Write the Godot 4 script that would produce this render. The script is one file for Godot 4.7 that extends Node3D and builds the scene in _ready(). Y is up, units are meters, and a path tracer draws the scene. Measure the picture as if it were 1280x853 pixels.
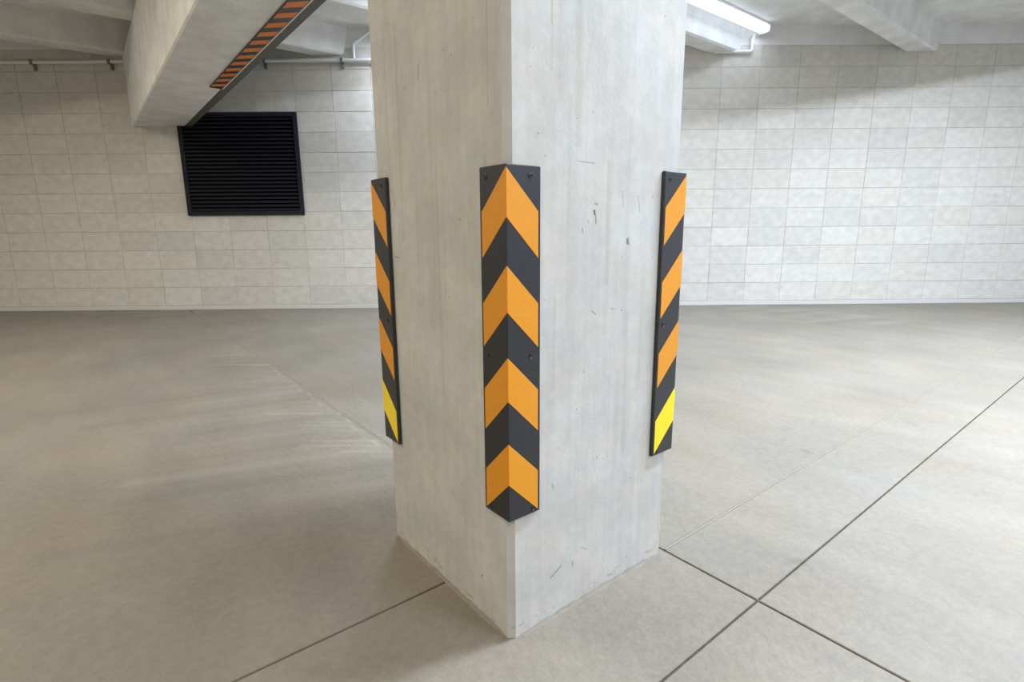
extends Node3D
# An underground car park: a square concrete column with striped rubber corner guards.
# World axes: the column's near edge stands at the origin, its left face is the plane x = 0
# (running to -z), its right face the plane z = 0 (running to +x). The block wall behind is skewed.

const COL_L := 0.629     # depth of the left face (along -z)
const COL_R := 0.604     # width of the right face (along +x)
const BEAM_H := 2.3      # soffit of the band beam that the column carries
const RIB_H := 3.1       # soffit of the ceiling ribs
const SLAB_H := 3.4      # underside of the ceiling slab
const WALL_A := Vector3(1.105, 0, -6.693)
const WALL_U := Vector3(0.7875, 0, 0.6163)

var M := {}              # materials by name
var room := PackedVector2Array()
var wall_xf: Transform3D

func _ready():
	# ---- camera, environment, lamps' light levels
	var cam := Camera3D.new()
	cam.name = "camera"
	cam.position = Vector3(-0.7084, 0.9946, 0.9092)
	cam.rotation = Vector3(-0.2024, -0.6689, -0.0080)
	cam.fov = rad_to_deg(2.0 * atan(426.5 / 672.0))
	cam.near = 0.02
	add_child(cam)
	cam.current = true
	var we := WorldEnvironment.new()
	we.name = "environment"
	var env := Environment.new()
	env.background_mode = Environment.BG_COLOR
	env.background_color = Color(0.55, 0.6, 0.65)
	env.tonemap_mode = Environment.TONE_MAPPER_LINEAR
	env.tonemap_exposure = 1.0
	env.sdfgi_enabled = true
	env.ssao_enabled = true
	env.ssil_enabled = true
	we.environment = env
	add_child(we)
	var cool := Color(0.885, 0.932, 1.0)
	var warm := Color(1.0, 0.955, 0.87)
	var E_FAR := 0.5
	var E_MID := 10.0
	var E_NEAR := 24.0
	var E_LEFT := 8.5

	# ---- setting
	var m := Vector3(-WALL_U.z, 0, WALL_U.x)
	wall_xf = Transform3D(Basis(WALL_U, Vector3.UP, m), WALL_A)
	for c in [Vector2(-4.4, 0), Vector2(11.2, 0), Vector2(11.2, 11.5), Vector2(-4.4, 11.5)]:
		var q = wall_xf * Vector3(c.x, 0, c.y)
		room.append(Vector2(q.x, q.z))
	make_materials()
	build_floor()
	build_walls()
	build_ceiling()
	build_beam()
	build_column()

	# ---- lamps: only the first is seen, the rest are added for their light
	strip_light(Vector3(4.9, 0, -2.72), 2.3, 0.14, cool, E_FAR, "long bright white strip light on the ceiling between two ribs, right of the column")
	strip_light(Vector3(2.9, 0, -3.8), 1.8, 0.14, cool, E_MID, "unseen white strip light added on the ceiling behind the column to light the wall and ceiling there")
	strip_light(Vector3(2.53, 0, -5.13), 0.6, 0.14, cool, 2.0, "short unseen strip light added behind the column next to the block wall to brighten the ceiling and wall on the left")  # added out of sight to brighten the left ceiling and wall
	strip_light(Vector3(2.5, 0, 0.66), 2.4, 0.2, cool, E_NEAR, "unseen white strip light added over the aisle right of the column to light that side")
	strip_light(Vector3(2.2, 0, 3.6), 2.4, 0.2, cool, E_NEAR * 0.85, "unseen white strip light added behind the viewer on the right to light the right face of the column")
	strip_light(Vector3(5.3, 0, 0.66), 2.4, 0.2, cool, E_NEAR, "unseen white strip light added farther along the aisle to light the right side")
	strip_light(Vector3(-2.4, 0, 2.15), 2.4, 0.2, warm, E_LEFT, "unseen strip light added behind the viewer on the left to light the left side")
	strip_light(Vector3(-2.6, 0, -2.33), 2.4, 0.2, warm, E_LEFT, "unseen strip light added in the left bay to light the left side")
	strip_light(Vector3(-2.8, 0, -5.29), 2.4, 0.2, warm, E_LEFT * 0.7, "unseen strip light added in the left bay nearest to the block wall to light that wall")

	# ---- objects
	guards()
	vent()
	pipes()

# ------------------------------------------------------------------ helpers

func tag(o: Node, label: String, category: String, group := "") -> void:
	o.set_meta("label", label)
	o.set_meta("category", category)
	if group != "":
		o.set_meta("group", group)

func obj(called: String, mesh: Mesh, mat, parent: Node = self, xf := Transform3D()) -> MeshInstance3D:
	var o := MeshInstance3D.new()
	o.name = called
	o.mesh = mesh
	if mat != null:
		o.material_override = mat
	o.transform = xf
	parent.add_child(o, true)
	return o

func thing(called: String, at: Transform3D) -> Node3D:
	var o := Node3D.new()
	o.name = called
	o.transform = at
	add_child(o, true)
	return o

func begin() -> SurfaceTool:
	var st := SurfaceTool.new()
	st.begin(Mesh.PRIMITIVE_TRIANGLES)
	return st

# one triangle facing n, whatever order its corners come in
func tri(st: SurfaceTool, p: Array, n: Vector3, uv: Array = []) -> void:
	var order := [0, 1, 2]
	if (p[1] - p[0]).cross(p[2] - p[0]).dot(n) > 0:
		order = [0, 2, 1]
	for i in order:
		st.set_normal(n)
		if uv.size() > i:
			st.set_uv(uv[i])
		st.add_vertex(p[i])

# flat quad a b c d, its face turned to the side that "out" points to
func quad(st: SurfaceTool, a: Vector3, b: Vector3, c: Vector3, d: Vector3, out: Vector3, uv: Array = []) -> void:
	var n := (c - a).cross(d - b).normalized()
	if n.dot(out) < 0:
		n = -n
	if uv.size() == 4:
		tri(st, [a, b, c], n, [uv[0], uv[1], uv[2]])
		tri(st, [a, c, d], n, [uv[0], uv[2], uv[3]])
	else:
		tri(st, [a, b, c], n)
		tri(st, [a, c, d], n)

func inset(poly: PackedVector2Array, by: float) -> PackedVector2Array:
	if by == 0.0:
		return poly
	var s := -1.0 if Geometry2D.is_polygon_clockwise(poly) else 1.0
	var r := PackedVector2Array()
	var n := poly.size()
	for i in n:
		var d0 := (poly[i] - poly[(i + n - 1) % n]).normalized()
		var d1 := (poly[(i + 1) % n] - poly[i]).normalized()
		var n0 := Vector2(-d0.y, d0.x) * s
		var n1 := Vector2(-d1.y, d1.x) * s
		var k := n0 + n1
		r.append(poly[i] + k * by / maxf(0.3, 1.0 + n0.dot(n1)))
	return r

# polygon (x, z) raised through rings of [inset, y]; capped at both ends; uv_scale > 0 gives the caps planar uvs
func prism(st: SurfaceTool, poly: PackedVector2Array, rings: Array, xf := Transform3D(), uv_scale := 0.0) -> void:
	var n := poly.size()
	var loops := []
	for r in rings:
		var q := inset(poly, r[0])
		var l := []
		for v in q:
			l.append(Vector3(v.x, r[1], v.y))
		loops.append(l)
	var s := 1.0 if Geometry2D.is_polygon_clockwise(poly) else -1.0
	var up := signf(rings[rings.size() - 1][1] - rings[0][1])
	for k in rings.size() - 1:
		for i in n:
			var j := (i + 1) % n
			var d := poly[j] - poly[i]
			var out := Vector3(-d.y * s, 0, d.x * s).normalized()
			if k == 0 and rings.size() > 2:
				out.y = -0.3 * up
			elif k == rings.size() - 2 and rings.size() > 2:
				out.y = 0.3 * up
			var a = loops[k][i]
			var b = loops[k][j]
			var c = loops[k + 1][j]
			var e = loops[k + 1][i]
			var uv := []
			if uv_scale > 0:
				for v in [a, b, c, e]:
					uv.append(Vector2(v.x + v.y, v.z) * uv_scale)
			quad(st, xf * a, xf * b, xf * c, xf * e, xf.basis * out, uv)
	var ids := Geometry2D.triangulate_polygon(poly)
	for end in [0, rings.size() - 1]:
		var nn := Vector3(0, -up if end == 0 else up, 0)
		for t in range(0, ids.size(), 3):
			var p := []
			var uv := []
			for q in 3:
				var v = loops[end][ids[t + q]]
				p.append(xf * v)
				uv.append(Vector2(v.x, v.z) * uv_scale)
			tri(st, p, xf.basis * nn, uv if uv_scale > 0 else [])

func rect(x0: float, z0: float, x1: float, z1: float) -> PackedVector2Array:
	return PackedVector2Array([Vector2(x0, z0), Vector2(x1, z0), Vector2(x1, z1), Vector2(x0, z1)])

# box with chamfered edges
func box(st: SurfaceTool, c0: Vector3, c1: Vector3, bevel := 0.0, xf := Transform3D()) -> void:
	var p := rect(c0.x, c0.z, c1.x, c1.z)
	if bevel > 0:
		p = PackedVector2Array([Vector2(c0.x + bevel, c0.z), Vector2(c1.x - bevel, c0.z), Vector2(c1.x, c0.z + bevel), Vector2(c1.x, c1.z - bevel),
			Vector2(c1.x - bevel, c1.z), Vector2(c0.x + bevel, c1.z), Vector2(c0.x, c1.z - bevel), Vector2(c0.x, c0.z + bevel)])
		prism(st, p, [[bevel, c0.y], [0.0, c0.y + bevel], [0.0, c1.y - bevel], [bevel, c1.y]], xf)
	else:
		prism(st, p, [[0.0, c0.y], [0.0, c1.y]], xf)

# round bar along a path
func tube(st: SurfaceTool, path: Array, r: float, sides := 12) -> void:
	var frames := []
	var side := Vector3.ZERO
	for i in path.size():
		var d: Vector3 = (path[mini(i + 1, path.size() - 1)] - path[maxi(i - 1, 0)]).normalized()
		if side == Vector3.ZERO:
			side = d.cross(Vector3.UP if absf(d.y) < 0.9 else Vector3.RIGHT).normalized()
		side = (side - d * side.dot(d)).normalized()
		frames.append([side, d.cross(side)])
	for i in path.size() - 1:
		for k in sides:
			var q := []
			var ns := []
			for e in [[i, k], [i, k + 1], [i + 1, k + 1], [i + 1, k]]:
				var a: float = TAU * e[1] / sides
				var nn: Vector3 = frames[e[0]][0] * cos(a) + frames[e[0]][1] * sin(a)
				ns.append(nn)
				q.append(path[e[0]] + nn * r)
			for t in [[0, 1, 2], [0, 2, 3]]:
				var o: Array = t
				if (q[t[1]] - q[t[0]]).cross(q[t[2]] - q[t[0]]).dot(ns[t[0]]) > 0:
					o = [t[0], t[2], t[1]]
				for v in o:
					st.set_normal(ns[v])
					st.add_vertex(q[v])
	for e in [[0, -1.0], [path.size() - 1, 1.0]]:
		var i: int = e[0]
		var f = frames[i]
		var d: Vector3 = f[0].cross(f[1]) * e[1]
		var j := 1 if i == 0 else i - 1
		if d.dot(path[i] - path[j]) < 0:
			d = -d
		for k in sides:
			var a := TAU * k / sides
			var b := TAU * (k + 1) / sides
			tri(st, [path[i], path[i] + (f[0] * cos(a) + f[1] * sin(a)) * r, path[i] + (f[0] * cos(b) + f[1] * sin(b)) * r], d)

# turned shape: profile of (radius, height) along the y of xf
func lathe(st: SurfaceTool, prof: Array, xf: Transform3D, sides := 16) -> void:
	for i in prof.size() - 1:
		var a: Vector2 = prof[i]
		var b: Vector2 = prof[i + 1]
		var d := (b - a).normalized()
		var nn := Vector2(d.y, -d.x)
		for k in sides:
			var t0 := TAU * k / sides
			var t1 := TAU * (k + 1) / sides
			var tm := 0.5 * (t0 + t1)
			var n := (xf.basis * Vector3(nn.x * cos(tm), nn.y, nn.x * sin(tm))).normalized()
			var p0 := xf * Vector3(a.x * cos(t0), a.y, a.x * sin(t0))
			var p1 := xf * Vector3(a.x * cos(t1), a.y, a.x * sin(t1))
			var p2 := xf * Vector3(b.x * cos(t1), b.y, b.x * sin(t1))
			var p3 := xf * Vector3(b.x * cos(t0), b.y, b.x * sin(t0))
			if a.x > 0:
				tri(st, [p0, p1, p2], n)
			if b.x > 0:
				tri(st, [p0, p2, p3], n)

# ------------------------------------------------------------------ materials

func noise_bytes(w: int, h: int, seed_: int, freq: float, octaves: int, sw := 1, sh := 1, seamless := false) -> PackedByteArray:
	var f := FastNoiseLite.new()
	f.seed = seed_
	f.noise_type = FastNoiseLite.TYPE_SIMPLEX_SMOOTH
	f.frequency = freq
	f.fractal_octaves = octaves
	var a := maxi(2, int(float(w) / sw))
	var b := maxi(2, int(float(h) / sh))
	var im := f.get_seamless_image(a, b) if seamless else f.get_image(a, b)
	if sw > 1 or sh > 1:
		im.resize(w, h, Image.INTERPOLATE_CUBIC)
	im.convert(Image.FORMAT_L8)
	return im.get_data()

# layers: [bytes, amplitude]; tint shifts red against blue by a layer of its own
func concrete_image(w: int, h: int, base: Color, layers: Array, tint: PackedByteArray, tint_amp: float) -> Image:
	var data := PackedByteArray()
	data.resize(w * h * 3)
	var nl := layers.size()
	for i in w * h:
		var v := 1.0
		for k in nl:
			v += (layers[k][0][i] - 128) * layers[k][1]
		var t := (tint[i] - 128) * tint_amp
		data[i * 3] = clampi(int(base.r * 255.0 * (v + t)), 0, 255)
		data[i * 3 + 1] = clampi(int(base.g * 255.0 * v), 0, 255)
		data[i * 3 + 2] = clampi(int(base.b * 255.0 * (v - t)), 0, 255)
	return Image.create_from_data(w, h, false, Image.FORMAT_RGB8, data)

# a soft brush stroke (pixels); strength 0..1 towards the colour
func stroke(im: Image, a: Vector2, b: Vector2, width: float, col: Color, strength: float, soft := 0.5) -> void:
	var w := im.get_width()
	var h := im.get_height()
	for y in range(maxi(0, int(minf(a.y, b.y) - width)), mini(h, int(maxf(a.y, b.y) + width) + 2)):
		for x in range(maxi(0, int(minf(a.x, b.x) - width)), mini(w, int(maxf(a.x, b.x) + width) + 2)):
			var p := Vector2(x, y)
			var q := Geometry2D.get_closest_point_to_segment(p, a, b)
			var d := p.distance_to(q) / width
			if d < 1.0:
				var k := strength * smoothstep(1.0, 1.0 - soft - 0.01, d)
				im.set_pixel(x, y, im.get_pixel(x, y).lerp(col, k))

func std(called: String, col: Color, rough: float, spec := 0.5, metal := 0.0) -> StandardMaterial3D:
	var s := StandardMaterial3D.new()
	s.resource_name = called
	s.albedo_color = col
	s.roughness = rough
	s.metallic_specular = spec
	s.metallic = metal
	M[called] = s
	return s

func noise_tex(seed_: int, freq: float, octaves: int, lo: Color, hi: Color, size := 512) -> NoiseTexture2D:
	var t := NoiseTexture2D.new()
	var f := FastNoiseLite.new()
	f.seed = seed_
	f.frequency = freq
	f.fractal_octaves = octaves
	t.noise = f
	t.width = size
	t.height = size
	t.seamless = true
	var g := Gradient.new()
	g.set_color(0, lo)
	g.set_color(1, hi)
	t.color_ramp = g
	return t

func noise_normal(seed_: int, freq: float, octaves: int, strength: float, size := 512) -> NoiseTexture2D:
	var t := NoiseTexture2D.new()
	var f := FastNoiseLite.new()
	f.seed = seed_
	f.frequency = freq
	f.fractal_octaves = octaves
	t.noise = f
	t.width = size
	t.height = size
	t.seamless = true
	t.as_normal_map = true
	t.bump_strength = strength
	return t

func triplanar(s: StandardMaterial3D, per_metre: float) -> void:
	s.uv1_triplanar = true
	s.uv1_world_triplanar = true
	s.uv1_scale = Vector3.ONE * per_metre

func make_materials():
	# column faces: cast concrete, 1.5 mm per pixel, with its own blemishes
	var base := Color(0.757, 0.754, 0.74)
	var w := 416
	var h := 1536
	for side in 2:
		var sd := 11 + side * 40
		var im := concrete_image(w, h, base, [
			[noise_bytes(w, h, sd, 0.006, 4), 0.00036],
			[noise_bytes(w, h, sd + 1, 0.05, 3, 1, 24), 0.00015],
			[noise_bytes(w, h, sd + 2, 0.03, 4), 0.00020],
			[noise_bytes(w, h, sd + 3, 0.4, 2), 0.00018]],
			noise_bytes(w, h, sd + 4, 0.008, 3), 0.00010)
		var rng := RandomNumberGenerator.new()
		rng.seed = 5 + side
		var px := func(u, y): return Vector2(u / 0.616 * w, (BEAM_H - y) / BEAM_H * h)
		var dark := Color(0.24, 0.23, 0.21)
		for k in 90:   # blow holes and specks
			var p: Vector2 = px.call(rng.randf() * 0.6, rng.randf() * 2.2)
			stroke(im, p, p + Vector2(rng.randf_range(-1, 1), rng.randf_range(0, 2)), rng.randf_range(0.7, 1.6), dark, rng.randf_range(0.12, 0.5))
		for k in 26:   # long faint runs down the face
			var p: Vector2 = px.call(rng.randf() * 0.6, rng.randf_range(0.3, 2.2))
			stroke(im, p, p + Vector2(rng.randf_range(-3, 3), rng.randf_range(80, 420)), rng.randf_range(3, 12), Color(0.62, 0.6, 0.55) if k % 2 else Color(0.84, 0.84, 0.82), rng.randf_range(0.08, 0.22), 0.9)
		var marks := []
		if side == 1:   # right face: u runs along +x
			marks = [[0.261, 1.041, 0.263, 1.033, 2.6, 0.95], [0.262, 1.058, 0.272, 1.056, 1.2, 0.7], [0.266, 1.03, 0.268, 1.012, 1.4, 0.75], [0.384, 0.972, 0.386, 0.962, 3.2, 0.75],
				[0.39, 0.978, 0.392, 0.958, 1.2, 0.5], [0.222, 1.0, 0.224, 0.99, 1.4, 0.5], [0.24, 1.019, 0.243, 1.013, 1.2, 0.4], [0.33, 0.8, 0.345, 0.796, 1.2, 0.4],
				[0.26, 0.80, 0.275, 0.79, 1.3, 0.5], [0.13, 0.118, 0.165, 0.137, 1.3, 0.75], [0.207, 0.132, 0.209, 0.118, 1.2, 0.7], [0.133, 0.378, 0.136, 0.366, 1.3, 0.5],
				[0.24, 0.16, 0.262, 0.146, 1.2, 0.35], [0.29, 0.41, 0.292, 0.4, 1.4, 0.4], [0.36, 1.09, 0.365, 1.05, 2.0, 0.22], [0.42, 1.08, 0.43, 1.04, 2.5, 0.2], [0.2, 1.15, 0.26, 1.149, 1.2, 0.3]]
			stroke(im, px.call(0.121, 1.6), px.call(0.122, 1.42), 3.5, Color(0.68, 0.62, 0.47), 0.5, 0.95)
			stroke(im, px.call(0.123, 1.42), px.call(0.123, 1.33), 2.5, Color(0.68, 0.65, 0.57), 0.35, 0.95)
		else:           # left face: u runs along -z
			marks = [[0.49, 0.921, 0.515, 0.927, 1.3, 0.5], [0.34, 1.395, 0.343, 1.36, 1.6, 0.35], [0.53, 1.08, 0.532, 1.06, 3.0, 0.25], [0.5, 1.07, 0.515, 1.11, 4.0, 0.14],
				[0.115, 0.12, 0.117, 0.116, 1.6, 0.7], [0.35, 0.32, 0.352, 0.316, 1.5, 0.5], [0.06, 1.5, 0.06, 1.25, 1.0, 0.2], [0.2, 0.34, 0.204, 0.336, 1.2, 0.4]]
			for k in 7:
				stroke(im, px.call(0.06 + 0.08 * k, 0.0), px.call(0.09 + 0.08 * k, 0.02 + 0.01 * (k % 3)), 6.0, Color(0.78, 0.75, 0.66), 0.4, 0.9)
		for q in marks:
			stroke(im, px.call(q[0], q[1]), px.call(q[2], q[3]), q[4] * 0.9, dark, q[5] * 0.85)
		# grime just above the floor
		for k in 40:
			var p: Vector2 = px.call(rng.randf() * 0.6, rng.randf_range(0.0, 0.05))
			stroke(im, p, p + Vector2(rng.randf_range(-14, 14), rng.randf_range(-2, 2)), rng.randf_range(1, 4), Color(0.5, 0.48, 0.43), rng.randf_range(0.1, 0.35), 0.9)
		var bump := Image.create_from_data(w, h, false, Image.FORMAT_L8, noise_bytes(w, h, sd + 7, 0.09, 4))
		bump.convert(Image.FORMAT_RGBA8)
		bump.bump_map_to_normal_map(1.2)
		var s := std("column_concrete_%s" % ["a", "b"][side], Color.WHITE, 0.8, 0.42)
		s.albedo_texture = ImageTexture.create_from_image(im)
		s.normal_enabled = true
		s.normal_texture = ImageTexture.create_from_image(bump)
		s.normal_scale = 0.10

	# floor: power-trowelled concrete, one tile of texture is 6 m wide
	var fw := 1536
	var fl := concrete_image(fw, fw, Color(0.515, 0.489, 0.443), [
		[noise_bytes(fw, fw, 101, 0.012, 4, 4, 4, true), 0.00045],
		[noise_bytes(fw, fw, 102, 0.03, 3, 2, 6, true), 0.00028],
		[noise_bytes(fw, fw, 103, 0.09, 3, 1, 1, true), 0.00032],
		[noise_bytes(fw, fw, 104, 0.45, 2, 1, 1, true), 0.00040]],
		noise_bytes(fw, fw, 105, 0.02, 2, 4, 4, true), 0.00015)
	var rf := RandomNumberGenerator.new()
	rf.seed = 77
	var fp := func(x, z): return Vector2(fposmod(x, 6.0) / 6.0 * fw, fposmod(z, 6.0) / 6.0 * fw)
	# pale laitance smears beside the pour joint that runs back from the column
	var pale := Color(0.66, 0.64, 0.60)
	var run := Vector2(-0.785, -0.62)
	for k in 26:
		var z := -1.15 - 0.11 * k + rf.randf_range(-0.06, 0.06)
		var a: Vector2 = fp.call(0.316, z)
		var l := rf.randf_range(0.05, 0.42) * fw / 6.0
		var wide := rf.randf_range(2.5, 8.0)
		var much := rf.randf_range(0.12, 0.42)
		for wrap in 2:
			stroke(fl, a + Vector2(wrap * fw, 0), a + run * l + Vector2(wrap * fw, 0), wide, pale, much, 0.95)
	for k in 26:   # crumbs of mortar along the edge
		var a: Vector2 = fp.call(0.305 + rf.randf_range(-0.03, 0.008), -0.7 - 0.125 * k)
		stroke(fl, a, a + Vector2(0, rf.randf_range(2, 16)), rf.randf_range(1.5, 4.5), pale, rf.randf_range(0.3, 0.7), 0.8)
	for k in 12:   # lighter and darker bands fanning to the left of it
		var a: Vector2 = fp.call(0.25, -0.75 - 0.2 * k)
		var b := a + Vector2(-0.93, -0.36 + 0.02 * k) * rf.randf_range(0.5, 1.3) * fw / 6.0
		var wide := rf.randf_range(12, 24)
		var much := rf.randf_range(0.2, 0.42)
		for wrap in 2:
			stroke(fl, a + Vector2(wrap * fw, 0), b + Vector2(wrap * fw, 0), wide, Color(0.6, 0.58, 0.535) if k % 2 else Color(0.44, 0.42, 0.385), much, 0.98)
	for k in 40:   # scuffs
		var a := Vector2(rf.randf() * fw, rf.randf() * fw)
		stroke(fl, a, a + Vector2(rf.randf_range(-20, 20), rf.randf_range(-8, 8)), rf.randf_range(2, 9), Color(0.36, 0.34, 0.31), rf.randf_range(0.1, 0.3), 0.95)
	var fs := std("floor_concrete", Color.WHITE, 0.62, 0.45)
	fs.albedo_texture = ImageTexture.create_from_image(fl)
	var fb := Image.create_from_data(1024, 1024, false, Image.FORMAT_L8, noise_bytes(1024, 1024, 107, 0.25, 3, 1, 1, true))
	fb.convert(Image.FORMAT_RGBA8)
	fb.bump_map_to_normal_map(1.0)
	fs.normal_enabled = true
	fs.normal_texture = ImageTexture.create_from_image(fb)
	fs.normal_scale = 0.3

	# wall blocks, a few tones
	var bt := noise_tex(201, 0.02, 5, Color(0.9, 0.9, 0.89), Color(1, 1, 1))
	var bn := noise_normal(202, 0.15, 3, 1.5)
	var tones := [Color(0.85, 0.835, 0.805), Color(0.837, 0.822, 0.792), Color(0.862, 0.847, 0.818), Color(0.827, 0.813, 0.785), Color(0.85, 0.833, 0.796)]
	for i in 5:
		var s := std("block_%d" % i, tones[i], 0.85, 0.35)
		s.albedo_texture = bt
		s.normal_enabled = true
		s.normal_texture = bn
		s.normal_scale = 0.4
		triplanar(s, 0.9)
	std("mortar", Color(0.76, 0.753, 0.735), 0.95, 0.2)
	std("fillet", Color(0.8, 0.793, 0.775), 0.95, 0.2)

	var cs := std("cast_concrete", Color(0.93, 0.93, 0.925), 0.85, 0.35)
	cs.albedo_texture = noise_tex(301, 0.012, 5, Color(0.9, 0.9, 0.895), Color(1, 1, 1))
	triplanar(cs, 0.5)
	cs.normal_enabled = true
	cs.normal_texture = bn
	cs.normal_scale = 0.4
	var sl := std("joint_sealant", Color(0.47, 0.445, 0.40), 0.9, 0.2)
	sl.albedo_texture = noise_tex(302, 0.05, 4, Color(0.7, 0.7, 0.68), Color(1, 1, 1))
	triplanar(sl, 2.0)
	std("joint_mortar", Color(0.555, 0.53, 0.485), 0.95, 0.2)
	var st := std("dark_edge_grey", Color(0.40, 0.395, 0.385), 0.6, 0.5)
	st.albedo_texture = noise_tex(303, 0.03, 4, Color(0.8, 0.8, 0.8), Color(1, 1, 1))
	triplanar(st, 1.0)

	# guards
	var rb := std("black_rubber", Color(0.115, 0.122, 0.152), 0.36, 0.6)
	rb.normal_enabled = true
	rb.normal_texture = noise_normal(401, 0.2, 3, 2.0)
	rb.normal_scale = 0.25
	triplanar(rb, 6.0)
	var og := std("orange_sticker", Color(0.90, 0.59, 0.035), 0.40, 0.6)
	og.albedo_texture = noise_tex(402, 0.03, 4, Color(0.97, 0.965, 0.95), Color(1, 1, 1))
	og.normal_enabled = true
	og.normal_texture = noise_normal(403, 0.12, 2, 2.0)
	og.normal_scale = 0.08
	triplanar(og, 5.0)
	var yl := std("yellow_glare_sticker", Color(1.0, 0.87, 0.02), 0.35, 0.6)  # light thrown back by the lowest side chevrons, put into their colour
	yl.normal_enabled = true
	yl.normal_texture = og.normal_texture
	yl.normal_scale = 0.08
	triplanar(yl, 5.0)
	std("bolt_black", Color(0.05, 0.05, 0.055), 0.35, 0.6)
	std("vent_black", Color(0.15, 0.155, 0.185), 0.8, 0.3)
	std("vent_dark", Color(0.04, 0.04, 0.045), 0.9, 0.2)
	std("white_plastic", Color(0.86, 0.87, 0.87), 0.45, 0.5)
	std("lamp_white", Color(0.88, 0.88, 0.88), 0.5, 0.5)
	std("clip_grey", Color(0.42, 0.43, 0.45), 0.5, 0.5)
	std("hazard_orange", Color(0.88, 0.50, 0.20), 0.5, 0.5)
	std("white_edge", Color(0.85, 0.84, 0.80), 0.6, 0.5)

# ------------------------------------------------------------------ setting

func clipped(p: PackedVector2Array) -> PackedVector2Array:
	var r := Geometry2D.intersect_polygons(p, room)
	return r[0] if r.size() > 0 else PackedVector2Array()

func build_floor():
	var st := begin()
	prism(st, room, [[0.0, -0.25], [0.0, -0.008]])
	var f := obj("floor", st.commit(), M.joint_sealant)
	f.set_meta("kind", "structure")
	var g := 0.0035       # half a sawn joint
	var far := 20.0
	var cells := [
		rect(-far, -far, 0.32 - 0.006, -0.3 - g),
		PackedVector2Array([Vector2(0.32 + 0.006, -far), Vector2(far, -far), Vector2(far, 0.0 - 0.004), Vector2(0.616 + 0.003, 0.0 - 0.004), Vector2(0.616 + 0.003, -0.3 - g), Vector2(0.32 + 0.006, -0.3 - g)]),
		rect(-far, -0.3 + g, 0.616 - 0.003, 0.306 - 0.003),
		rect(0.616 + 0.003, 0.0 + 0.004, far, 0.306 - 0.003),
		rect(-far, 0.306 + 0.003, 0.616 - 0.003, far),
		rect(0.616 + 0.003, 0.306 + 0.003, far, far)]
	for c in cells:
		var p := clipped(c)
		st = begin()
		prism(st, p, [[0.0, -0.008], [0.0, -0.002], [0.002, 0.0]], Transform3D(), 1.0 / 6.0)
		obj("floor_slab", st.commit(), M.floor_concrete, f)
	# pale mortar that fills two of the joints flush
	for q in [rect(0.3145, -6.9, 0.3255, -COL_L - 0.01), rect(COL_R + 0.02, -0.0035, 7.0, 0.0035)]:
		var p := clipped(q)
		st = begin()
		prism(st, p, [[0.0, -0.0075], [0.0, -0.001]])
		obj("joint_filler", st.commit(), M.joint_mortar, f)

func plain_wall(called: String, s0: float, d0: float, s1: float, d1: float):
	var st := begin()
	box(st, Vector3(s0, -0.25, d0), Vector3(s1, SLAB_H + 0.25, d1))
	obj(called, st.commit(), M.cast_concrete, self, wall_xf).set_meta("kind", "structure")

func build_walls():
	plain_wall("wall_left", -4.7, -0.3, -4.4, 11.8)
	plain_wall("wall_right", 11.2, -0.3, 11.5, 11.8)
	plain_wall("wall_front", -4.4, 11.5, 11.2, 11.8)
	# the block wall: mortar bed behind, blocks in stack bond in front of it
	var st := begin()
	box(st, Vector3(-4.4, -0.25, -0.3), Vector3(11.2, SLAB_H + 0.25, -0.006))
	var wall := obj("wall_back", st.commit(), M.mortar, self, wall_xf)
	wall.set_meta("kind", "structure")
	var pw := 0.4785
	var ph := 0.2402
	var s0 := 1.105
	var h0 := 0.055
	var j := 0.0022
	var lay := Transform3D(Basis(Vector3.RIGHT, Vector3.BACK, Vector3.UP), Vector3.ZERO)   # prism y -> depth, prism z -> height
	var variants := []
	for v in 3:
		st = begin()
		var e := 0.0012 * v
		prism(st, rect(j, j, pw - j, ph - j), [[0.0, -0.010], [0.0, -0.003 - e], [0.003, 0.0 - e]], lay)
		variants.append(st.commit())
	var rng := RandomNumberGenerator.new()
	rng.seed = 31
	var rest := begin()
	for k in range(-12, 22):
		for row in 13:
			var s := s0 + pw * k
			var h := h0 + ph * row
			if s + pw < -4.39 or s > 11.19:
				continue
			if k >= -4 and k <= -2 and row >= 5 and row <= 9:
				continue      # the vent stands here
			var tone := rng.randi() % 5
			var vi := rng.randi() % 3
			if s < -4.4 or s + pw > 11.2 or k < -6 or k > 16:
				prism(rest, rect(maxf(s + j, -4.4), h + j, minf(s + pw - j, 11.2), h + ph - j), [[0.0, -0.010], [0.0, -0.003], [0.003, 0.0]], lay)
				continue
			if k == -2 and row == 10:      # a course piece cut in two above the vent
				for half in [[0.0, 0.232], [0.232, pw]]:
					st = begin()
					prism(st, rect(half[0] + j, j, half[1] - j, ph - j), [[0.0, -0.010], [0.0, -0.003], [0.003, 0.0]], lay)
					obj("block", st.commit(), M["block_%d" % tone], wall, Transform3D(Basis(), Vector3(s, h, 0)))
				continue
			obj("block", variants[vi], M["block_%d" % tone], wall, Transform3D(Basis(), Vector3(s, h, 0)))
	var ro := obj("outer_blocks", rest.commit(), M.block_0, wall)
	ro.set_meta("kind", "stuff")
	st = begin()
	box(st, Vector3(-4.4, h0 + 13 * ph + 0.004, -0.010), Vector3(11.2, SLAB_H, 0.0))
	obj("bond_beam", st.commit(), M.cast_concrete, wall)
	st = begin()
	box(st, Vector3(-4.4, 0.0, -0.010), Vector3(11.2, h0 - 0.003, 0.002), 0.003)
	obj("mortar_course", st.commit(), M.fillet, wall)

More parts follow.
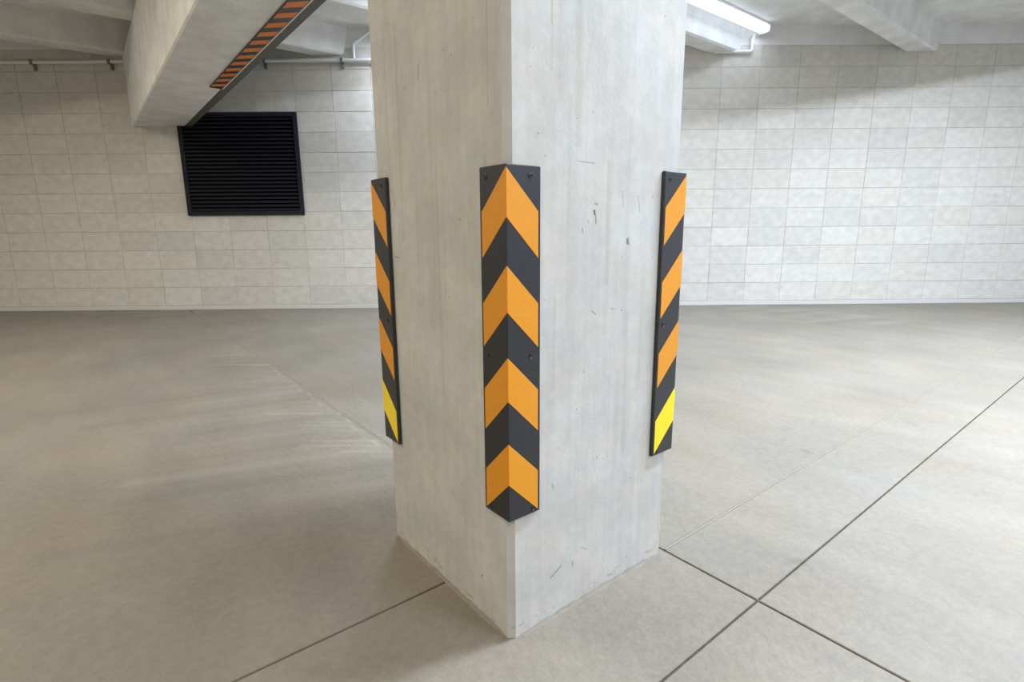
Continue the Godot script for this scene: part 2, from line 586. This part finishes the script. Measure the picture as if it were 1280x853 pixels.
func build_ceiling():
	var st := begin()
	prism(st, room, [[0.0, SLAB_H], [0.0, SLAB_H + 0.25]])
	var c := obj("ceiling", st.commit(), M.cast_concrete)
	c.set_meta("kind", "structure")
	for i in range(-2, 8):
		var z := -6.03 + 1.485 * i
		var w0 := 0.125
		var w1 := 0.16
		# tapered stem, clipped to the room; soffit narrower than its root
		var top := clipped(rect(-20, z - w1, 20, z + w1))
		var bot := clipped(rect(-20, z - w0, 20, z + w0))
		if top.size() != 4 or bot.size() != 4:
			continue
		st = begin()
		rib(st, z, w0, w1)
		obj("ceiling_rib", st.commit(), M.cast_concrete, c)

# ends of the rib follow the walls it runs into
func rib(st: SurfaceTool, z: float, w0: float, w1: float):
	var lines := [[z - w1, SLAB_H], [z - w0, RIB_H + 0.02], [z - w0 + 0.02, RIB_H], [z + w0 - 0.02, RIB_H], [z + w0, RIB_H + 0.02], [z + w1, SLAB_H]]
	var a := []
	var b := []
	for l in lines:
		var cut := Geometry2D.intersect_polyline_with_polygon(PackedVector2Array([Vector2(-30, l[0]), Vector2(30, l[0])]), room)
		if cut.size() == 0:
			return
		var p: PackedVector2Array = cut[0]
		var x0 := minf(p[0].x, p[p.size() - 1].x)
		var x1 := maxf(p[0].x, p[p.size() - 1].x)
		a.append(Vector3(x0, l[1], l[0]))
		b.append(Vector3(x1, l[1], l[0]))
	var n := lines.size()
	for i in n:
		var k := (i + 1) % n
		var mid: Vector3 = (a[i] + a[k]) * 0.5 - Vector3((a[i].x + a[k].x) * 0.5, RIB_H + 0.15, z)
		quad(st, a[i], b[i], b[k], a[k], mid)
	for i in range(1, n - 1):
		tri(st, [a[0], a[i], a[i + 1]], Vector3(-1, 0, 0))
		tri(st, [b[0], b[i], b[i + 1]], Vector3(1, 0, 0))

func build_beam():
	# the wide band beam along the column line
	var st := begin()
	prism(st, clipped(rect(0.0, -20, 0.52, 20)), [[0.012, BEAM_H], [0.0, BEAM_H + 0.012], [0.0, RIB_H]])
	var b := thing("band_beam", Transform3D(Basis(), Vector3(0.3, BEAM_H, -3)))
	var inv := b.transform.affine_inverse()
	tag(b, "wide low concrete ceiling beam running back from the top of the column to the wall", "beam")
	obj("beam_body", st.commit(), M.cast_concrete, b, inv)
	st = begin()
	prism(st, clipped(rect(0.522, -20, 0.592, -0.7)), [[0.004, BEAM_H], [0.0, BEAM_H + 0.004], [0.0, RIB_H]])
	var e := obj("edge_band", st.commit(), M.dark_edge_grey, b, inv)  # separate darker grey band along the beam edge
	e.set_meta("label", "dark grey strip along the beam edge")
	# hazard strip screwed to the soffit
	var t := thing("hazard_strip", Transform3D(Basis(), Vector3(0.46, BEAM_H, -3)))
	tag(t, "black and orange striped strip on the underside of the ceiling beam, upper left", "hazard strip")
	inv = t.transform.affine_inverse()
	st = begin()
	var za := -4.9
	var zb := -0.75
	box(st, Vector3(0.405, BEAM_H - 0.010, za), Vector3(0.51, BEAM_H - 0.0005, zb), 0.003)
	obj("backing", st.commit(), M.black_rubber, t, inv)
	st = begin()
	box(st, Vector3(0.508, BEAM_H - 0.013, za), Vector3(0.519, BEAM_H - 0.0005, zb), 0.002)
	obj("edge_trim", st.commit(), M.white_edge, t, inv)
	var z := za + 0.04
	while z < zb - 0.25:
		st = begin()
		var y0 := BEAM_H - 0.0108
		prism(st, PackedVector2Array([Vector2(0.411, z), Vector2(0.411, z + 0.1), Vector2(0.504, z + 0.193), Vector2(0.504, z + 0.093)]), [[0.0, y0 + 0.001], [0.0, y0]])
		obj("stripe", st.commit(), M.hazard_orange, t, inv)
		z += 0.2

func build_column():
	var c := 0.015
	var X := COL_R
	var Z := -COL_L
	var H := BEAM_H - 0.001
	var t := thing("concrete_column", Transform3D())
	tag(t, "large square pale concrete column with chamfered edges standing in the middle of the floor", "column")
	var mesh: ArrayMesh
	var la := begin()
	var uvq := func(u0, u1): return [Vector2(u0, 1), Vector2(u1, 1), Vector2(u1, 0), Vector2(u0, 0)]
	var face := func(st, x0, z0, x1, z1, n, u0, u1):
		quad(st, Vector3(x0, 0, z0), Vector3(x1, 0, z1), Vector3(x1, H, z1), Vector3(x0, H, z0), n, uvq.call(u0, u1))
	face.call(la, 0, -c, 0, Z + c, Vector3(-1, 0, 0), c / 0.63, 1 - c / 0.63)
	face.call(la, c, Z, X - c, Z, Vector3(0, 0, -1), 0.02, 0.98)
	face.call(la, 0, Z + c, c, Z, Vector3(-1, 0, -1), 0.95, 0.99)
	mesh = la.commit()
	var lb := begin()
	face.call(lb, c, 0, X - c, 0, Vector3(0, 0, 1), c / 0.616, 1 - 2 * c / 0.616)
	face.call(lb, X, -c, X, Z + c, Vector3(1, 0, 0), 0.02, 0.98)
	face.call(lb, 0, -c, c, 0, Vector3(-1, 0, 1), 0.02, 0.06)
	face.call(lb, X - c, 0, X, -c, Vector3(1, 0, 1), 0.95, 0.99)
	face.call(lb, X, Z + c, X - c, Z, Vector3(1, 0, -1), 0.95, 0.99)
	var ring := PackedVector2Array([Vector2(0, -c), Vector2(0, Z + c), Vector2(c, Z), Vector2(X - c, Z), Vector2(X, Z + c), Vector2(X, -c), Vector2(X - c, 0), Vector2(c, 0)])
	var ids := Geometry2D.triangulate_polygon(ring)
	for k in range(0, ids.size(), 3):
		for e in [[0.0, -1.0], [H, 1.0]]:
			var p := []
			for q in 3:
				p.append(Vector3(ring[ids[k + q]].x, e[0], ring[ids[k + q]].y))
			tri(lb, p, Vector3(0, e[1], 0), [Vector2(0.5, 0.5), Vector2(0.52, 0.5), Vector2(0.5, 0.52)])
	mesh = lb.commit(mesh)
	var o := obj("shaft", mesh, null, t)
	o.set_surface_override_material(0, M.column_concrete_a)
	o.set_surface_override_material(1, M.column_concrete_b)
	# rough lip of mortar where the column meets the floor
	var rng := RandomNumberGenerator.new()
	rng.seed = 9
	for side in [[Vector3(-0.002, 0, -0.02), Vector3(-0.002, 0, Z + 0.03), Vector3(-1, 0, 0)], [Vector3(0.02, 0, 0.002), Vector3(X - 0.02, 0, 0.002), Vector3(0, 0, 1)]]:
		var st := begin()
		var n := 40
		var prev := []
		var a: Vector3 = side[0]
		var b: Vector3 = side[1]
		var out: Vector3 = side[2]
		for i in n + 1:
			var f := float(i) / n
			var ends := minf(1.0, minf(f, 1.0 - f) * 8.0)
			var p := a.lerp(b, f)
			var hh := (0.003 + 0.006 * rng.randf()) * ends + 0.001
			var dd := (0.003 + 0.004 * rng.randf()) * ends + 0.001
			var cur := [p + Vector3(0, hh, 0), p + Vector3(0, hh * 0.55, 0) + out * dd * 0.4, p + out * dd]
			if prev.size():
				for k in 2:
					quad(st, prev[k], cur[k], cur[k + 1], prev[k + 1], out + Vector3.UP)
			prev = cur
		obj("mortar_lip", st.commit(), M.joint_mortar, t)

# ------------------------------------------------------------------ lamps

func strip_light(at: Vector3, length: float, wide: float, col: Color, energy: float, label: String):
	var t := thing("strip_light", Transform3D(Basis(), Vector3(at.x, SLAB_H, at.z)))
	tag(t, label, "lamp", "strip lights on the ceiling")
	var l := length * 0.5
	var st := begin()
	var r := wide * 0.5
	box(st, Vector3(-l, -0.045, -r + 0.02), Vector3(l, -0.0005, r - 0.02), 0.006)
	obj("housing", st.commit(), M.lamp_white, t)
	# diffuser: a long trough with rounded shoulders
	var p := PackedVector2Array()
	p.append(Vector2(-r, 0.0))
	for k in 7:
		var a := PI * k / 6.0
		p.append(Vector2(-r * cos(a), -0.035 - 0.035 * sin(a)))
	p.append(Vector2(r, 0.0))
	st = begin()
	prism(st, p, [[0.0, -l + 0.02], [0.0, l - 0.02]], Transform3D(Basis(Vector3(0, 0, 1), Vector3(1, 0, 0), Vector3(0, 1, 0)), Vector3(0, -0.046, 0)))
	var glow := StandardMaterial3D.new()
	glow.resource_name = "lamp_glow"
	glow.albedo_color = Color(0.9, 0.9, 0.9)
	glow.emission_enabled = true
	glow.emission = col
	glow.emission_energy_multiplier = 2.0
	obj("diffuser", st.commit(), glow, t)
	for s in [-1, 1]:
		st = begin()
		box(st, Vector3(s * (l - 0.01) - 0.0095, -0.12, -r - 0.004), Vector3(s * (l - 0.01) + 0.0095, -0.046, r + 0.004), 0.004)
		obj("end_cap", st.commit(), M.lamp_white, t)
	var al := AreaLight3D.new()
	al.name = "lamp_light"
	al.area_size = Vector2(length - 0.06, wide - 0.01)
	al.light_color = col
	al.light_energy = energy
	al.shadow_enabled = true
	al.area_range = 30.0
	al.area_attenuation = 2.0
	al.position = Vector3(0, -0.135, 0)
	al.rotation.x = -PI / 2
	t.add_child(al)

# ------------------------------------------------------------------ corner guards

# The guard at the near corner: the column edge is the origin, wings run along +x and -z.
func make_guard() -> Node3D:
	var t := Node3D.new()
	t.name = "corner_guard"
	add_child(t, true)
	var th := 0.010
	var w := 0.086          # each wing, measured from the column's edge
	var e := 0.0006
	var b := 0.003
	var body := PackedVector2Array([Vector2(-th + 0.0015, th), Vector2(w - b, th), Vector2(w, th - b), Vector2(w, e), Vector2(-e, e), Vector2(-e, -w), Vector2(-th + b, -w), Vector2(-th, -w + b), Vector2(-th, th - 0.0015)])
	var st := begin()
	prism(st, body, [[0.0018, 0.0], [0.0, 0.0018], [0.0, 0.7982], [0.0018, 0.8]])
	obj("rubber_body", st.commit(), M.black_rubber, t)
	# four bent chevrons; each falls away from the corner at 45 degrees
	for k in 4:
		var top := 0.7935 - 0.2 * k
		st = begin()
		var run := 0.0875     # along each wing, from the outer corner
		var q := PackedVector2Array([Vector2(0, top), Vector2(run, top - run), Vector2(run, top - run - 0.1), Vector2(0, top - 0.1)])
		# right wing: prism x -> +x, prism z -> height, prism y -> +z
		prism(st, q, [[0.0, 0.0], [0.0, 0.0004], [0.0004, 0.0008]], Transform3D(Basis(Vector3(1, 0, 0), Vector3(0, 0, 1), Vector3(0, 1, 0)), Vector3(-th, 0, th)))
		prism(st, q, [[0.0, 0.0], [0.0, 0.0004], [0.0004, 0.0008]], Transform3D(Basis(Vector3(0, 0, -1), Vector3(-1, 0, 0), Vector3(0, 1, 0)), Vector3(-th, 0, th)))
		obj("chevron", st.commit(), M.orange_sticker, t)
	# bolts: two near the top, two at mid height, two at the foot
	for y in [0.779, 0.388, 0.012]:
		for wing in 2:
			var d := 0.056 if wing == 0 else 0.062
			if y < 0.1:
				d = 0.063
			var at := Vector3(d, y, th) if wing == 0 else Vector3(-th, y, -d)
			var out := Vector3(0, 0, 1) if wing == 0 else Vector3(-1, 0, 0)
			var side := Vector3(1, 0, 0) if wing == 0 else Vector3(0, 0, 1)
			st = begin()
			lathe(st, [Vector2(0.0062, 0.0), Vector2(0.0058, 0.0014), Vector2(0.0044, 0.0018), Vector2(0.0034, 0.0006), Vector2(0.0, 0.0004)], Transform3D(Basis(side, out, side.cross(out)), at))
			obj("bolt", st.commit(), M.bolt_black, t)
	return t

func guards():
	var grp := "striped corner guards on the column"
	var g := make_guard()
	g.position = Vector3(0, 0.329, 0)
	tag(g, "large front corner guard with four orange chevrons on the near edge of the column", "corner guard", grp)
	var l := g.duplicate()
	l.name = "corner_guard_001"
	add_child(l, true)
	l.position = Vector3(0, 0.3448, -COL_L)
	l.rotation.y = -PI / 2
	tag(l, "narrow looking corner guard on the left edge of the column, its foot sticker coloured bright yellow to show reflected light", "corner guard", grp)
	var r := g.duplicate()
	r.name = "corner_guard_002"
	add_child(r, true)
	r.position = Vector3(COL_R, 0.3455, 0)
	r.rotation.y = PI / 2
	tag(r, "corner guard on the right edge of the column against the bright wall, foot sticker coloured yellow to show reflected light", "corner guard", grp)
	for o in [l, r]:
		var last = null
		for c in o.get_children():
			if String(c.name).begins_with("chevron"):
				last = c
		last.material_override = M.yellow_glare_sticker  # yellow here stands for reflected light on the foot chevron
		last.set_meta("label", "reflective chevron with its reflected light coloured in as bright yellow")

# ------------------------------------------------------------------ vent and pipes

func vent():
	var s0 := -0.835
	var s1 := 0.650
	var h0 := 1.215
	var h1 := 2.452
	var t := thing("wall_vent", wall_xf * Transform3D(Basis(), Vector3(0.5 * (s0 + s1), h0, 0)))
	tag(t, "black louvred ventilation grille in the block wall left of the column", "vent")
	var inv := Transform3D(Basis(), Vector3(-0.5 * (s0 + s1), -h0, 0))
	var st := begin()
	var f := 0.05
	box(st, Vector3(s0, h0, 0.001), Vector3(s0 + f, h1, 0.03), 0.003)
	box(st, Vector3(s1 - f, h0, 0.001), Vector3(s1, h1, 0.03), 0.003)
	box(st, Vector3(s0 + f, h0, 0.001), Vector3(s1 - f, h0 + f, 0.03), 0.003)
	box(st, Vector3(s0 + f, h1 - f, 0.001), Vector3(s1 - f, h1, 0.03), 0.003)
	obj("frame", st.commit(), M.vent_black, t, inv)
	st = begin()
	box(st, Vector3(s0 + 0.003, h0 + 0.003, -0.0055), Vector3(s1 - 0.003, h1 - 0.003, -0.003))
	obj("backing", st.commit(), M.vent_dark, t, inv)
	st = begin()
	box(st, Vector3(s0 + f, -0.001, -0.022), Vector3(s1 - f, 0.001, 0.022))
	var slat := st.commit()
	var n := 24
	for i in n:
		var y := h0 + f + (h1 - h0 - 2 * f) * (i + 0.5) / n
		obj("slat", slat, M.vent_black, t, inv * Transform3D(Basis(Vector3.RIGHT, deg_to_rad(42)), Vector3(0, y, 0.011)))

func wall_point(s: float, h: float, d: float) -> Vector3:
	return wall_xf * Vector3(s, h, d)

func pipes():
	# long pipe under the ceiling on the left part of the wall
	var t := thing("wall_pipe", wall_xf * Transform3D(Basis(), Vector3(0, 3.03, 0)))
	tag(t, "thin white pipe running level along the top of the block wall, left of the column", "pipe")
	var st := begin()
	tube(st, [Vector3(-4.35, 0, 0.05), Vector3(2.4, 0, 0.05)], 0.02)
	obj("pipe_run", st.commit(), M.white_plastic, t)
	for i in 6:
		var s := 0.325 + 0.93 * (i - 4)
		if i == 5:
			s = 1.262
		st = begin()
		box(st, Vector3(s - 0.016, -0.085, 0.0005), Vector3(s + 0.016, 0.026, 0.026), 0.003)
		box(st, Vector3(s - 0.016, -0.028, 0.022), Vector3(s + 0.016, 0.026, 0.076), 0.004)
		obj("pipe_clip", st.commit(), M.clip_grey, t)
	# riser that leaves it and slants up to the ceiling
	var c := thing("conduit_riser", wall_xf * Transform3D(Basis(), Vector3(1.41, 3.05, 0)))
	tag(c, "short white conduit rising from the wall pipe and slanting up behind the column", "conduit")
	st = begin()
	tube(st, [Vector3(0, 0.002, 0.04), Vector3(0, 0.14, 0.04), Vector3(0.012, 0.165, 0.045), Vector3(0.15, 0.255, 0.06), Vector3(0.28, 0.33, 0.08)], 0.018)
	obj("tube", st.commit(), M.white_plastic, c)
	# conduit that feeds the strip light on the right
	var d := thing("lamp_conduit", wall_xf * Transform3D(Basis(), Vector3(6.22, 3.1, 0)))
	tag(d, "white bent conduit on the wall top feeding the strip light right of the column", "conduit")
	st = begin()
	var path := [Vector3(-0.46, 0, 0.035), Vector3(-0.03, 0, 0.035)]
	for k in 5:
		var a := PI / 2 * (k + 1) / 6.0
		path.append(Vector3(-0.03 + 0.035 * sin(a), 0.035 - 0.035 * cos(a), 0.035))
	path.append_array([Vector3(0.005, 0.15, 0.035), Vector3(0.012, 0.165, 0.033), Vector3(0.026, 0.178, 0.03)])
	tube(st, path, 0.02)
	obj("tube", st.commit(), M.white_plastic, d)
